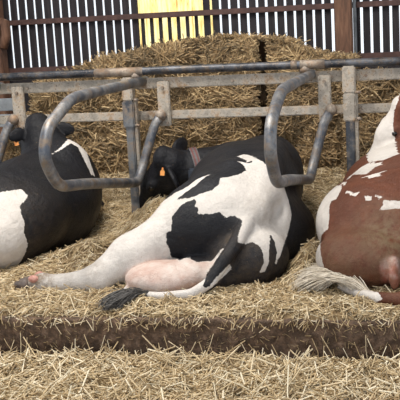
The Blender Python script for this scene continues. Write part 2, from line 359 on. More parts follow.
# ---------------------------------------------------------------- end of body modelling
COAT = {
'middle': '''565 4616 303 9 -1 0 566 4622 319 9 -2 0 567 4628 335 9 -2 0 567 4636 351 9 -2 1 571 4643 364 7 -5 -4 579 4648 375 7 -5 -3 587 4652 385 7 -5 -3 595 4658 396 7 -5 -3 603 4663 407 7 -5 -2 614 4668 417 4 -6 -5 630 4672 427 5 -6 -5 645 4675 434 2 -7 -6 660 4676 439 3 -7 -6 674 4678 443 3 -7 -5 691 4669 439 -7 -4 -5 696 4654 424 -8 3 2 698 4644 411 -6 -4 -6 710 4638 404 -6 -4 -6 714 4631 395 -9 2 2 709 4624 383 -9 2 2 716 4621 377 0 -4 -8 733 4621 377 0 -4 -8 750 4622 376 0 -4 -8 767 4623 376 0 -4 -8 784 4626 377 2 -4 -8 800 4631 379 2 -4 -8 817 4636 382 2 -4 -8 832 4639 376 -6 -4 -5 845 4636 363 -6 -4 -5 860 4637 357 1 -3 -8 876 4642 358 1 -4 -8 893 4646 359 1 -4 -8 907 4649 355 -4 -5 -6 920 4646 349 -5 -5 -6 935 4632 344 -6 -4 -5 943 4615 337 -9 0 -1 944 4598 327 -9 -1 0 945 4582 316 -9 -1 1 944 4566 306 -9 0 2 941 4549 295 -9 0 2 939 4532 285 -9 0 2 941 4514 275 -8 -4 2 945 4501 262 -8 -5 1 955 4504 251 0 -4 -8 967 4529 240 -1 -2 -9 979 4553 235 4 -6 -6 993 4560 238 5 -6 -5 1008 4563 237 -4 -7 -4 1021 4561 230 -3 -7 -5 1035 4560 223 -3 -7 -5 1045 4556 215 -7 -5 -1 1050 4550 204 -7 -5 -1 1056 4546 193 -7 -5 -1 1060 4540 180 -8 -5 1 1062 4535 166 -8 -5 1 1063 4531 151 -8 -5 0 1062 4527 138 -7 -4 4 1057 4523 126 -7 -4 4 1051 4520 114 -7 -4 4 1046 4519 101 -7 -4 3 1049 4522 94 -2 1 -9 1061 4528 92 -2 1 -9 1069 4533 98 6 5 -3 1075 4535 110 6 5 -4 1080 4538 122 6 5 -4 1085 4543 134 6 5 -5 1087 4547 147 7 6 -1 1087 4552 162 7 5 -2 1086 4558 176 7 5 -2 1086 4566 190 7 5 -3 1085 4578 203 7 4 -4 1085 4593 217 7 3 -4 1084 4613 230 8 3 -4 1083 4633 241 8 2 -4 1083 4656 249 8 2 -4 1087 4661 248 -6 -6 3 1095 4649 239 -6 -6 2 1103 4640 228 -5 -7 2 1110 4627 216 -6 -5 3 1115 4614 202 -6 -6 3 1119 4604 187 -6 -7 2 1121 4595 172 -6 -6 4 1120 4587 158 -6 -6 3 1119 4581 144 -6 -7 3 1118 4577 129 -6 -7 2 1120 4579 127 4 5 -6 1126 4588 138 4 5 -6 1131 4599 149 4 4 -7 1136 4612 159 4 4 -7 1140 4626 170 5 4 -7 1143 4646 181 5 3 -7 1145 4672 191 5 3 -7 1144 4709 198 5 1 -8 1132 4830 187 3 3 -8 1135 4849 199 4 5 -6 1139 4863 213 5 5 -6 1143 4877 226 4 5 -6 1146 4891 239 4 5 -6 1147 4905 253 4 5 -6 1149 4922 266 4 5 -6 1150 4939 279 4 5 -6 1151 4958 292 4 5 -7 1150 4972 305 3 8 -3 1146 4980 319 3 8 -3 1142 4988 334 3 8 -4 1138 4998 347 3 8 -4 1134 5007 361 3 7 -5 1128 5018 376 2 8 -3 1122 5026 391 2 8 -4 1116 5038 406 1 8 -4 1103 5004 461 -3 6 6 1094 4987 477 -1 8 3 1082 4984 492 1 9 1 1070 4987 505 2 9 1 1059 4991 518 4 8 0 1050 4995 530 4 8 1 1041 5001 541 5 7 0 1031 5007 553 6 7 0 1022 5016 564 6 6 0 1010 5025 573 5 7 2 996 5033 582 6 7 2 981 5047 589 7 6 2 963 5066 595 7 6 2 942 5103 598 8 4 2 904 5227 590 8 4 2 876 5282 590 7 6 1 850 5311 593 5 7 1 832 5311 594 -7 6 1 819 5294 593 -7 5 2 807 5274 592 -7 5 1 812 5252 589 -6 -6 0 835 5223 584 -7 -6 0 863 5170 583 -8 -4 1 893 5084 582 -8 -3 -2 895 5059 579 6 6 2 875 5075 581 3 9 1 858 5077 585 -1 9 1 860 5060 582 -7 -5 1 880 5028 572 -8 -4 -1 901 4982 561 -8 -3 0 904 4945 549 -8 3 3 894 4913 544 -8 3 3 882 4891 540 -6 6 3 870 4878 538 -6 6 3 858 4864 537 -6 6 3 845 4854 536 -5 7 3 830 4844 535 -4 7 3 815 4836 534 -4 7 3 800 4829 533 -4 8 3 794 4811 526 -9 -1 0 797 4784 514 -9 -1 1 793 4762 504 -8 3 3 784 4747 496 -8 4 3 774 4731 488 -8 4 3 762 4721 482 -4 6 5 747 4714 478 -4 7 5 732 4709 474 -4 7 5 717 4704 470 -3 7 5 703 4699 466 -4 7 5 690 4696 461 -3 7 5 677 4692 457 -3 7 5 664 4690 452 -3 7 5 648 4690 449 1 7 6 629 4696 447 1 7 6 609 4701 445 2 7 6 590 4708 442 2 7 6 586 4716 446 5 -7 -3 599 4722 455 5 -7 -2 611 4730 465 6 -7 -2 623 4738 474 6 -6 -2 635 4747 482 6 -7 -2 646 4757 490 6 -6 -1 658 4767 497 6 -6 -1 670 4778 505 7 -6 -1 680 4794 513 8 -5 0 689 4814 521 8 -4 0 698 4837 530 8 -4 0 706 4863 538 8 -3 1 704 4873 540 -5 8 1 692 4866 536 -4 8 1 679 4859 531 -4 8 1 666 4853 527 -3 8 1 656 4842 522 -7 5 -1 646 4826 515 -7 5 -1 637 4811 508 -7 6 0 628 4798 501 -7 6 0 617 4789 494 -4 8 1 605 4783 488 -4 8 1 593 4778 482 -4 8 2 580 4777 476 0 8 3 565 4782 470 1 8 4 550 4783 462 -3 8 2 534 4782 453 -2 9 2 519 4783 443 -1 9 3 501 4789 432 1 8 3 481 4806 419 4 7 5 110 6013 193 -5 -6 4 89 6021 181 -5 -6 5 69 6027 170 -5 -6 5 49 6031 160 -4 -5 6 29 6035 150 -4 -5 6 9 6041 140 -5 -4 6 -11 6047 129 -5 -4 6 -32 6055 118 -5 -3 7 -53 6064 107 -5 -1 8 -75 6070 101 -1 0 9 -100 6085 99 0 1 9 806 4314 45 2 8 -3 818 4316 54 2 7 -5 830 4317 63 4 6 -5 841 4319 72 3 5 -6 852 4325 80 1 4 -8 860 4339 86 0 3 -8 867 4357 92 -3 4 -7 852 4471 72 6 1 -7 863 4475 82 6 0 -7 873 4481 92 6 0 -6 884 4485 102 6 -1 -6 895 4488 113 6 -1 -6 899 4492 124 9 0 2 915 4413 157 4 5 6 911 4401 161 -1 -5 8 902 4392 153 -2 -5 7 894 4381 145 -2 -4 8 886 4371 138 -3 -4 8 877 4361 130 -3 -3 8 869 4351 122 -4 -3 7 860 4340 113 -5 -2 7 851 4329 104 -5 -1 7 842 4318 95 -6 -1 7 832 4312 85 -6 -2 7 821 4309 74 -6 -3 6 807 4303 75 4 3 8 799 4306 86 9 0 -2 801 4316 97 9 -2 0 802 4331 107 8 -1 4 776 4454 89 8 1 -3 781 4461 100 8 -1 -4 787 4471 111 8 -1 -4 793 4485 120 8 -1 -3 798 4503 129 9 -2 -2 803 4519 138 9 -3 0 809 4533 147 8 -5 0 816 4540 159 6 -7 -1 824 4543 171 6 -7 -2 832 4548 183 6 -6 -2 841 4551 195 6 -6 -2 838 4553 195 -4 7 4 826 4553 183 -4 7 5 812 4554 171 -3 7 5 801 4555 159 -5 7 2 794 4549 150 -7 5 -1 785 4545 146 3 8 3 771 4547 145 0 9 2 757 4541 146 -6 6 2 743 4528 147 -6 6 3 728 4517 148 -6 6 3 713 4515 151 6 7 0 697 4526 155 7 6 0 680 4543 158 8 5 0 658 4579 155 9 2 0 630 4632 143 0 7 6 639 4555 157 -9 1 -1 632 4532 157 -9 3 0 617 4535 156 8 4 0 572 4640 136 6 -3 6 559 4629 144 6 -2 7 553 4619 157 8 3 2 554 4612 175 8 3 1 551 4606 193 8 2 3 546 4602 210 8 2 3 540 4601 226 8 2 3 538 4601 241 9 2 0 538 4603 255 9 1 0 538 4607 268 9 1 0 544 4610 280 6 -2 -7 558 4613 290 5 -2 -7''',
'left': '''-770 4943 460 -4 -5 -6 -734 4912 465 -3 -6 -6 -706 4895 467 -3 -6 -6 -681 4883 469 -2 -6 -6 -659 4877 470 -1 -6 -6 -637 4873 470 -1 -6 -6 -618 4872 470 0 -7 -6 -599 4871 470 0 -7 -6 -581 4873 469 1 -7 -6 -564 4876 469 1 -7 -6 -547 4880 468 2 -7 -6 -531 4886 466 2 -7 -6 -515 4892 465 2 -7 -6 -500 4900 465 4 -6 -6 -487 4912 465 4 -6 -5 -473 4924 465 5 -5 -5 -460 4937 465 5 -5 -5 -447 4951 465 5 -5 -5 -434 4966 465 6 -5 -5 -422 4982 464 6 -5 -5 -408 4984 458 -6 -7 1 -393 4974 446 -5 -7 0 -378 4967 433 -5 -7 0 -372 4951 422 -7 0 5 -376 4929 412 -7 0 5 -379 4908 401 -7 0 6 -383 4887 390 -7 0 6 -382 4870 376 -7 -5 3 -375 4858 358 -7 -5 2 -368 4850 342 -6 -7 1 -361 4845 327 -5 -7 0 -355 4841 312 -5 -7 0 -350 4838 297 -5 -8 -1 -347 4834 282 -5 -6 4 -347 4827 268 -5 -6 4 -347 4820 254 -5 -7 4 -346 4818 239 -4 -8 -2 -343 4821 221 -4 -7 -3 -341 4825 202 -4 -7 -4 -340 4833 183 -4 -7 -5 -342 4837 166 -3 -8 1 -347 4836 151 -4 -8 0 -353 4838 135 -4 -8 -1 -361 4838 120 -3 -8 1 -371 4839 104 -4 -8 0 -382 4842 87 -5 -8 -2 -396 4847 71 -4 -8 -1 -413 4855 53 -6 -7 -2 -436 4875 32 -7 -5 -3 -454 4878 23 8 -1 4 -458 4848 30 8 -2 4 -464 4824 34 7 -3 4 -473 4805 38 7 -4 4 -483 4789 41 6 -5 4 -495 4777 43 5 -6 4 -509 4768 44 3 -7 4 -524 4762 44 2 -8 4 -541 4761 43 0 -8 4 -562 4766 41 -3 -7 4 -593 4792 33 -6 -5 4 -766 4834 55 8 3 3 -749 4806 80 8 3 2 -738 4790 101 9 2 0 -729 4776 122 9 0 -2 -718 4760 143 8 -3 -3 -651 4641 188 5 6 4 -646 4635 206 5 7 2 -645 4635 222 5 7 -1 -646 4640 238 6 6 -3 -648 4648 253 6 5 -4 -652 4658 267 7 5 -3 -655 4667 282 8 4 -2 -657 4675 297 8 3 -1 -660 4684 312 9 2 -1 -663 4693 327 9 1 0 -668 4704 341 9 0 1 -672 4715 356 9 -1 1 -677 4728 370 9 -2 2 -682 4740 385 8 -2 3 -727 4827 386 8 -2 3 -733 4843 400 8 -2 3 -741 4860 414 8 -2 3 -749 4879 428 8 -2 4 -761 4903 441 8 -2 4 -778 4940 452 8 -1 5 -479 5670 592 8 -3 -3 -472 5688 601 8 -3 -3 -464 5705 610 8 -3 -3 -457 5724 619 8 -3 -3 -453 5746 628 8 -1 -3 -451 5773 638 8 -1 -3 -453 5809 647 9 0 -3 -462 5866 652 8 0 -3 -348 5904 546 -4 -1 8 -335 5884 530 -3 -5 7 -324 5870 513 -2 -6 6 -315 5860 494 -2 -7 5 -307 5852 475 -1 -8 4 -299 5846 455 -1 -8 3 -291 5839 436 -1 -8 3 -283 5833 417 -1 -8 4 -284 5805 418 -3 3 8 -293 5783 437 1 9 -1 -301 5785 456 1 9 0 -309 5786 475 1 9 0 -318 5789 493 1 9 0 -326 5790 512 2 9 -1 -335 5794 530 2 9 -1 -344 5798 548 2 9 -2 -354 5803 564 3 8 -2 -364 5810 580 3 8 -3 -376 5822 595 5 6 -5 -388 5825 608 -4 7 4 -400 5816 618 -3 8 3 -413 5811 628 -1 9 2 -422 5792 630 -8 1 5 -426 5762 624 -7 2 5 -433 5738 617 -7 2 5 -441 5718 610 -7 3 5 -452 5701 603 -6 4 5 -464 5684 597 -6 4 4 -476 5669 590 -7 4 4''',
'red': '''1409 4964 459 -7 -3 -5 1428 4911 465 -7 -4 -4 1435 4871 462 -8 0 -4 1433 4837 452 -8 1 -4 1428 4814 442 -8 3 -3 1422 4799 432 -7 4 -3 1416 4786 422 -7 5 -3 1406 4785 414 2 7 5 1392 4795 407 3 6 6 1383 4792 397 -7 4 -5 1378 4778 384 -6 5 -4 1377 4760 370 -6 2 -6 1379 4742 356 -6 3 -6 1380 4727 342 -6 4 -5 1380 4716 328 -6 6 -3 1379 4709 315 -6 6 -3 1377 4704 301 -6 6 -3 1376 4698 288 -5 6 -4 1369 4700 275 0 5 7 1354 4720 258 0 4 8 1338 4750 239 -1 3 8 1329 4773 220 -4 6 6 1325 4788 201 -4 4 7 1320 4816 178 -4 3 8 1350 4547 224 -6 0 -7 1352 4520 215 -5 2 -7 1355 4499 205 -5 2 -7 1359 4481 194 -5 3 -7 1362 4468 182 -5 4 -6 1365 4458 169 -5 6 -5 1369 4451 155 -4 6 -5 1374 4447 141 -5 7 -3 1382 4441 130 -1 4 -8 1394 4431 123 -2 5 -7 1404 4425 114 -2 6 -6 1415 4421 105 -3 6 -5 1426 4420 95 -4 7 -4 1436 4420 85 -5 7 -3 1447 4422 76 -1 7 -6 1460 4417 71 -2 3 -8 1473 4408 66 -6 -5 -5 1487 4391 64 -8 -5 -1 1501 4370 63 -7 -5 -3 1516 4355 62 -5 -7 -3 1531 4344 64 -7 -5 -2 1547 4326 67 -6 -7 -2 1561 4322 66 -1 -9 -1 1567 4438 31 -3 7 -4 1581 4451 25 -7 5 -3 1595 4483 13 -8 3 -1 1623 4276 67 -8 -3 1 1639 4257 69 -9 -3 -1 1651 4228 69 -8 -2 -3 1658 4213 60 -8 -1 -4 1664 4207 49 -8 0 -4 1661 4206 40 -4 1 8 1648 4211 33 -4 0 8 1634 4228 22 -6 -1 7 1450 5413 451 -3 -7 -5 1466 5405 464 -2 -8 -4 1481 5401 476 0 -9 -2 1496 5401 487 2 -9 -1 1511 5399 497 -2 -8 -3 1528 5395 506 -1 -9 -2 1544 5393 515 1 -9 -2 1560 5395 523 2 -9 -1 1581 5362 526 -7 -4 -4 1602 5316 527 -5 -7 -3 1616 5305 532 -5 -7 -3 1629 5250 532 -8 -2 -3 1589 5187 517 -9 0 -3 1580 5121 517 -9 -1 -2 1573 5033 521 -9 -1 -2 1565 4972 521 -9 1 -2 1553 4963 518 7 5 2 1537 4992 513 8 4 2 1516 5068 501 8 2 3 1479 5327 460 6 3 6 1454 5392 449 5 4 6 1570 4905 518 2 -9 -1 1585 4907 521 2 -9 0 1599 4910 525 2 -9 0 1614 4914 528 2 -9 0 1628 4916 532 1 -9 0 1635 4878 529 -9 -1 -2 1626 4849 521 0 9 2 1610 4850 518 0 9 2 1595 4850 515 0 9 2 1575 4875 515 8 4 2 1445 4959 478 -7 -3 -4 1454 4905 478 -8 0 -4 1440 4911 471 7 4 4 1489 4769 457 -6 -4 -5 1503 4749 455 -6 -5 -5 1517 4737 456 -2 -8 -4 1530 4733 459 -2 -8 -4 1533 4724 457 -8 5 -1 1526 4714 448 -8 5 -1 1514 4716 444 5 6 5 1498 4732 444 5 5 5 1486 4759 451 8 1 4 1578 4684 450 -5 -6 -5 1597 4671 447 -5 -6 -5 1603 4656 439 -9 2 -1 1595 4649 432 0 7 5 1582 4651 429 0 7 5 1574 4661 434 8 0 3 1571 4681 446 8 1 3 1637 4666 452 -5 -6 -5 1650 4657 449 -5 -6 -5 1649 4649 442 -6 6 3 1636 4657 446 8 3 3 1674 4634 434 -1 -7 -5 1690 4632 433 -1 -7 -5 1706 4631 432 -1 -7 -6 1722 4630 431 -1 -7 -6 1737 4630 430 0 -7 -5 1752 4631 429 0 -7 -5 1767 4632 427 0 -7 -5 1781 4633 426 0 -7 -5 1795 4636 424 1 -7 -6 1809 4639 423 1 -7 -6 1823 4642 421 1 -7 -6 1837 4647 419 1 -7 -6 1852 4652 417 2 -7 -6 1866 4658 415 2 -6 -6 1880 4664 413 2 -6 -6 1894 4672 410 2 -6 -6 1901 4668 403 -8 -3 2 1901 4654 390 -8 -4 2 1900 4585 388 -5 -5 5 1893 4569 385 -3 5 7 1879 4560 388 -1 7 6 1865 4558 391 1 7 6 1851 4560 392 3 6 6 1837 4569 393 3 5 7 1823 4583 392 5 3 7 1809 4599 391 2 7 5 1795 4599 393 0 6 6 1781 4596 395 0 6 6 1767 4596 397 1 7 6 1753 4595 399 1 7 6 1738 4594 400 -2 6 6 1722 4592 398 -1 6 6 1707 4591 397 -1 6 6 1691 4590 395 -1 6 6 1675 4590 393 -1 6 7 1658 4593 394 3 5 7 1651 4600 401 8 -4 -3 1658 4607 409 8 -4 -3 1663 4616 419 9 -1 0 1665 4629 429 9 -1 0 1540 5448 523 8 2 4 1532 5527 530 8 2 4 1521 5659 530 8 2 4 1717 6051 870 -8 0 -4 1716 5882 864 -9 0 -2 1712 5854 848 -8 3 -2 1706 5841 831 -7 5 0 1700 5836 814 -6 6 2 1693 5836 795 -6 6 4 1687 5842 777 -5 5 5 1683 5845 757 -7 6 1 1681 5843 738 -8 4 0 1680 5839 718 -8 3 0 1678 5837 699 -9 2 0 1677 5829 680 -9 3 -1 1678 5819 662 -8 2 -3 1680 5814 644 -9 1 -1 1683 5815 625 -9 0 -1 1686 5818 606 -9 0 -1 1690 5781 592 -8 -2 -3 1697 5649 591 -9 -2 -2 1704 5531 588 -9 -2 -2 1710 5447 582 -9 -2 -2 1716 5377 575 -9 -2 -2 1710 5340 568 -4 8 0 1693 5334 563 -3 9 0 1676 5330 557 -2 9 1 1659 5328 551 -1 9 1 1642 5327 544 0 9 1 1625 5336 539 5 7 3 1607 5353 534 5 7 3 1589 5369 530 5 7 3 1571 5385 526 5 7 4 1553 5404 522 5 6 4''',
}

def surface_net(prims, lo, hi, h=.013):
    lo = np.array(lo); hi = np.array(hi); n = np.ceil((hi-lo)/h).astype(int)+1
    ax = [lo[i]+h*np.arange(n[i]) for i in range(3)]
    V = np.empty(n)
    for i in range(n[0]):
        Y, Z = np.meshgrid(ax[1], ax[2], indexing='ij')
        P = np.stack([np.full_like(Y, ax[0][i]), Y, Z], -1); V[i] = sdf(prims, P)
    ins = V < 0
    acc = np.zeros((*(n-1), 3)); cnt = np.zeros(n-1)
    corners = [(i, j, k_) for i in (0, 1) for j in (0, 1) for k_ in (0, 1)]
    sl = lambda c: tuple(slice(c[i], n[i]-1+c[i]) for i in range(3))
    for a in corners:
        for d in range(3):
            if a[d]: continue
            b = list(a); b[d] = 1
            va, vb = V[sl(a)], V[sl(b)]; x = (va < 0) != (vb < 0)
            with np.errstate(divide='ignore', invalid='ignore'): t = np.where(x, va/(va-vb), 0)
            p = np.zeros((*(n-1), 3)); p[...] = a; p[..., d] += t
            acc += p*x[..., None]; cnt += x
    act = cnt > 0; idx = -np.ones(n-1, int); idx[act] = np.arange(act.sum())
    gi = np.argwhere(act); co = lo+h*(gi+acc[act]/cnt[act][:, None])
    F = []
    for d in range(3):
        e1, e2 = [(1, 2), (2, 0), (0, 1)][d]
        s0 = [slice(1, n[i]-1) for i in range(3)]; s1 = list(s0); s0[d] = slice(0, n[d]-1); s1[d] = slice(1, n[d])
        A, B = ins[tuple(s0)], ins[tuple(s1)]; x = np.argwhere(A != B)
        fl = A[tuple(x.T)]
        base = x.copy(); base[:, e1] += 1; base[:, e2] += 1
        q = []
        for (p1, p2) in ((-1, -1), (0, -1), (0, 0), (-1, 0)):
            c_ = base.copy(); c_[:, e1] += p1; c_[:, e2] += p2; q.append(idx[tuple(c_.T)])
        q = np.stack(q, 1); q[~fl] = q[~fl][:, ::-1]; F.append(q)
    F = np.concatenate(F)
    for _ in range(2):
        g = grad(prims, co); co = co-g*sdf(prims, co)[:, None]*.8
    return co, F

def mesh_np(name, co, F):
    me = bpy.data.meshes.new(name); me.vertices.add(len(co)); me.vertices.foreach_set('co', np.asarray(co, np.float32).ravel())
    k_ = F.shape[1]; me.loops.add(F.size); me.loops.foreach_set('vertex_index', F.astype(np.int32).ravel())
    me.polygons.add(len(F)); me.polygons.foreach_set('loop_start', np.arange(0, F.size, k_, dtype=np.int32))
    me.polygons.foreach_set('loop_total', np.full(len(F), k_, dtype=np.int32))
    me.update(calc_edges=True); return me

def float_attr(me, name, v):
    a = me.attributes.new(name, 'FLOAT', 'POINT'); a.data.foreach_set('value', np.asarray(v, np.float32))

def coat_marks(co, key, txt, dflt=None):
    A = np.array(list(map(int, txt.split())), float).reshape(-1, 6); B = A[:, :3]/1000; T = A[:, 3:]/9
    T /= np.linalg.norm(T, axis=1, keepdims=True)+1e-9
    out = np.empty(len(co))
    for s in range(0, len(co), 4000):
        q = co[s:s+4000, None]-B[None]; d2 = (q**2).sum(-1); dm = d2.min(1)
        sg = np.maximum(.007, .35*np.sqrt(dm)); w = np.exp(-(d2-dm[:, None])/(2*sg[:, None]**2)); dot = (q*T[None]).sum(-1)
        v = (w*dot).sum(1)/w.sum(1); far = np.sqrt(dm) > .10
        if dflt is not None: v = np.where(far & dflt(co[s:s+4000]), -.1, v)
        if key == 'left': q0 = co[s:s+4000]; v = np.where((np.sqrt(dm) > .045) & (q0[:, 0] < -.455) & (q0[:, 1] < 5.5) & (q0[:, 2] < .40), .1, v)
        if key == 'middle': q0 = co[s:s+4000]; v = np.where((q0[:, 0] < .64) & (q0[:, 1] > 5.84), .1, v)
        out[s:s+4000] = np.clip(v, -.1, .1)
    return out

CO = {}
def build_cow(root, key, fn, mat, soil):
    pr, info = fn(); co, F = surface_net(pr, *info['bounds'])
    CO[key] = pr
    me = mesh_np('body', co, F)
    mk = coat_marks(co, key, COAT[key], {'middle': None, 'left': lambda q: q[:, 0] > -.33, 'red': lambda q: (q[:, 0] > 1.5) & (q[:, 2] < .5)}[key]); float_attr(me, 'mark', mk)
    pk = np.zeros(len(co))
    for c_, r_ in info['pink']:
        d = np.linalg.norm(co-np.array(c_), axis=1)/r_; pk = np.maximum(pk, np.clip((1.15-d)/.3, 0, 1))
    if 'udder' in info:
        c_, r_ = info['udder']; d = np.linalg.norm((co-np.array(c_))/np.array(r_), axis=1); pk = np.clip((1.10-d)/.07, 0, 1)*.9
        c_ = np.array((.72, 4.50, .08)); d = np.linalg.norm((co-c_)/np.array((.12, .15, .10)), axis=1); pk = np.maximum(pk, np.clip((1.2-d)/.4, 0, .8))*(co[:, 1] > 4.335)
    if key == 'middle': pk = pk*np.clip(-mk/.006, 0, 1)*(co[:, 2] < .19)
    p = info['p']; mz = np.array(p(0, .52, -.05)); d = np.linalg.norm(co-mz, axis=1)
    if key == 'red': pk = np.maximum(pk, np.clip((.075-d)/.03, 0, .8))
    dt = np.zeros(len(co))
    for c_, r_, a_ in soil:
        d = np.linalg.norm(co-np.array(c_), axis=1)/r_; dt = np.maximum(dt, a_*np.clip(1-d, 0, 1)*1.5)
    float_attr(me, 'pink', pk); float_attr(me, 'dirt', np.clip(dt, 0, 1))
    b = link('body', me, mat, root, True)
    for e in info['eye']:
        bm = bmesh.new(); bmesh.ops.create_uvsphere(bm, u_segments=12, v_segments=8, radius=.021, matrix=Matrix.Translation(e))
        link('eye', from_bm(bm), EYE, root, True)
    return pr, info

def hair_tuft(name, root_pts, tips, n, mat, parent, wid=.0022, curl=.02, w0=.0):
    """bundle of tapered hairs between a root line and a spread of tips"""
    V = []; F = []
    R0 = np.array(root_pts, float); T0 = np.array(tips, float)
    for i in range(n):
        a = R0[0]+(R0[-1]-R0[0])*rng.random()+rng.normal(0, .008, 3)
        j = rng.integers(len(T0)-1); u_ = rng.random(); b = T0[j]*(1-u_)+T0[j+1]*u_+rng.normal(0, .012, 3)
        L_ = .55+.45*rng.random(); b = a+(b-a)*L_
        sid = np.cross(b-a, (0, 0, 1)); sid /= np.linalg.norm(sid)+1e-9; ph = rng.random()*6.28; ns = 7; k0 = len(V)
        for s in range(ns):
            t = s/(ns-1); c_ = a*(1-t)+b*t+sid*curl*math.sin(t*4+ph)*t+np.array((0, 0, .035*math.sin(t*3.14)*w0))
            c_[2] = max(c_[2], .012); w_ = wid*(1-.75*t)+.0004
            V += [c_+sid*w_, c_+np.array((0, 0, w_*1.6)), c_-sid*w_]
        for s in range(ns-1):
            q = k0+3*s
            for m in range(3): F.append((q+m, q+(m+1) % 3, q+3+(m+1) % 3, q+3+m))
    me = mesh_np(name, np.array(V), np.array(F)); return link(name, me, mat, parent, True)

def straw(name, P, D, L, W, tint, mat, parent=None, base=None, bend=.12):
    """P (n,3) centres, D unit directions, L lengths, W half widths -> one mesh of bent hollow-looking stems"""
    n = len(P); s = np.cross(D, rng.normal(size=(n, 3))); s /= np.linalg.norm(s, axis=1, keepdims=True)+1e-9; u_ = np.cross(D, s)
    bd = rng.normal(0, bend, n)[:, None]*L[:, None]
    V = np.empty((n, 3, 3, 3))
    for i, t in enumerate((-.5, 0, .5)):
        c_ = P+D*L[:, None]*t+s*bd*(1-4*t*t)*.5
        for j in range(3):
            a = 2*math.pi*j/3; V[:, i, j] = c_+(s*math.cos(a)+u_*math.sin(a))*W[:, None]
    o = (np.arange(n)*9)[:, None]
    q = []
    for i in (0, 1):
        for j in range(3): q.append([3*i+j, 3*i+(j+1) % 3, 3*i+3+(j+1) % 3, 3*i+3+j])
    F = (o[:, :, None]+np.array(q)[None]).reshape(-1, 4); co = V.reshape(-1, 3); tn = np.repeat(tint, 9)
    if base is not None:
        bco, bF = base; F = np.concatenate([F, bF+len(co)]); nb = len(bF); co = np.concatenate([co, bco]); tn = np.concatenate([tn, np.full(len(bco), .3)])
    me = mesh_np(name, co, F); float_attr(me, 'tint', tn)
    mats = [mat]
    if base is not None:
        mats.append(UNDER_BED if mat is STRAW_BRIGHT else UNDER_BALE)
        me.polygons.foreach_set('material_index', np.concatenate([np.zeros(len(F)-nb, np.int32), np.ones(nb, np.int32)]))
    return link(name, me, mats, parent)

def vnoise(x, y, f, seed):
    """smooth value noise"""
    x = np.asarray(x)*f; y = np.asarray(y)*f; xi = np.floor(x).astype(int); yi = np.floor(y).astype(int); fx = x-xi; fy = y-yi
    hsh = lambda a, b: ((np.sin(a*127.1+b*311.7+seed*74.7)*43758.5453) % 1.0)
    fx = fx*fx*(3-2*fx); fy = fy*fy*(3-2*fy)
    return (hsh(xi, yi)*(1-fx)+hsh(xi+1, yi)*fx)*(1-fy)+(hsh(xi, yi+1)*(1-fx)+hsh(xi+1, yi+1)*fx)*fy

def grid(x0, x1, y0, y1, nx, ny, fn):
    X, Y = np.meshgrid(np.linspace(x0, x1, nx), np.linspace(y0, y1, ny), indexing='ij')
    co = np.stack([X.ravel(), Y.ravel(), fn(X.ravel(), Y.ravel())], 1)
    i = np.arange(nx*ny).reshape(nx, ny); F = np.stack([i[:-1, :-1].ravel(), i[1:, :-1].ravel(), i[1:, 1:].ravel(), i[:-1, 1:].ravel()], 1)
    return co, F

# ================================================================ SETTING
XL, XR, YW = -3.6, 3.8, 8.62
def setting(name, bm, mat): return tag(link(name, from_bm(bm), mat), kind='structure')

bm = bmesh.new(); box(bm, (XL-2, -1.5, -.40), (XR+1.5, 4.06, -.28)); setting('floor_alley', bm, CONCRETE)
bm = bmesh.new(); box(bm, (XL-2, 4.12, -.40), (XR+1.5, YW+.3, -.03)); setting('floor_cubicles', bm, CONCRETE)
# dirt covered kerb
def kz(x, z): return 4.045+.022*(vnoise(x, z, 9, 1)-.5)+.022*(vnoise(x, z, 26, 2)-.5)+.012*(vnoise(x, z, 60, 3)-.5)
nx, nz = 420, 26
X, Z = np.meshgrid(np.linspace(-2.6, 3.2, nx), np.linspace(0, 1, nz), indexing='ij'); X = X.ravel(); Z = Z.ravel()
front = Z < .72
zz = np.where(front, -.40+.385*Z/.72, -.015); yy = np.where(front, kz(X, zz*1.0), kz(X, -.015)+(Z-.72)/.28*.25+.0)
zz = zz+np.where(front, 0, .008*(vnoise(X, yy, 20, 5)-.5)); yy = yy+np.exp(-((zz+.015)/.02)**2)*.012*front
i = np.arange(nx*nz).reshape(nx, nz); F = np.stack([i[:-1, :-1].ravel(), i[1:, :-1].ravel(), i[1:, 1:].ravel(), i[:-1, 1:].ravel()], 1)
tag(link('trim_kerb', mesh_np('kerb', np.stack([X, yy, zz], 1), F), DIRT, None, True), kind='structure')
# roof over the pens
bm = bmesh.new(); box(bm, (XL-2, 0.6, 4.2), (XR+1.5, YW+.5, 4.3)); setting('ceiling', bm, ROOF)

# slatted back wall: boards with real gaps, framed opening where the yellow sheet shows
px0, px1 = -.80, -.105
bm = bmesh.new(); pitch = .0865; x = -3.6; j = 0
while x < 3.8:
    inside = x+.03 > px0 and x+.04 < px1
    w = .062+rng.normal(0, .0015)
    if inside: box(bm, (x, YW, .9), (x+.028, YW+.03, 1.50))
    else: box(bm, (x, YW+rng.normal(0, .002), .9), (x+w, YW+.022, 3.0))
    x += pitch
box(bm, (-3.6, YW-.01, 3.0), (3.8, YW+.03, 4.2)); box(bm, (-3.6, YW-.02, -.1), (3.8, YW+.05, 1.03))
setting('wall_back', bm, BOARD)
bm = bmesh.new(); box(bm, (-3.6, YW-.07, 1.475), (3.8, YW-.005, 1.525), .004); setting('trim_1', bm, RAIL_WOOD)
bm = bmesh.new(); box(bm, (-3.6, YW-.07, 1.02), (3.8, YW-.005, 1.07), .004); setting('trim_2', bm, RAIL_WOOD)
bm = bmesh.new(); nX = 60; vs = []
for a in range(nX+1):
    xx = -.86+.82*a/nX; yv = YW+.10+.012*math.sin(a*1.6)
    vs.append((bm.verts.new((xx, yv, .95)), bm.verts.new((xx, yv, 2.4))))
for a in range(nX): bm.faces.new((vs[a][0], vs[a+1][0], vs[a+1][1], vs[a][1])).smooth = True
setting('window_1', bm, SHEET)
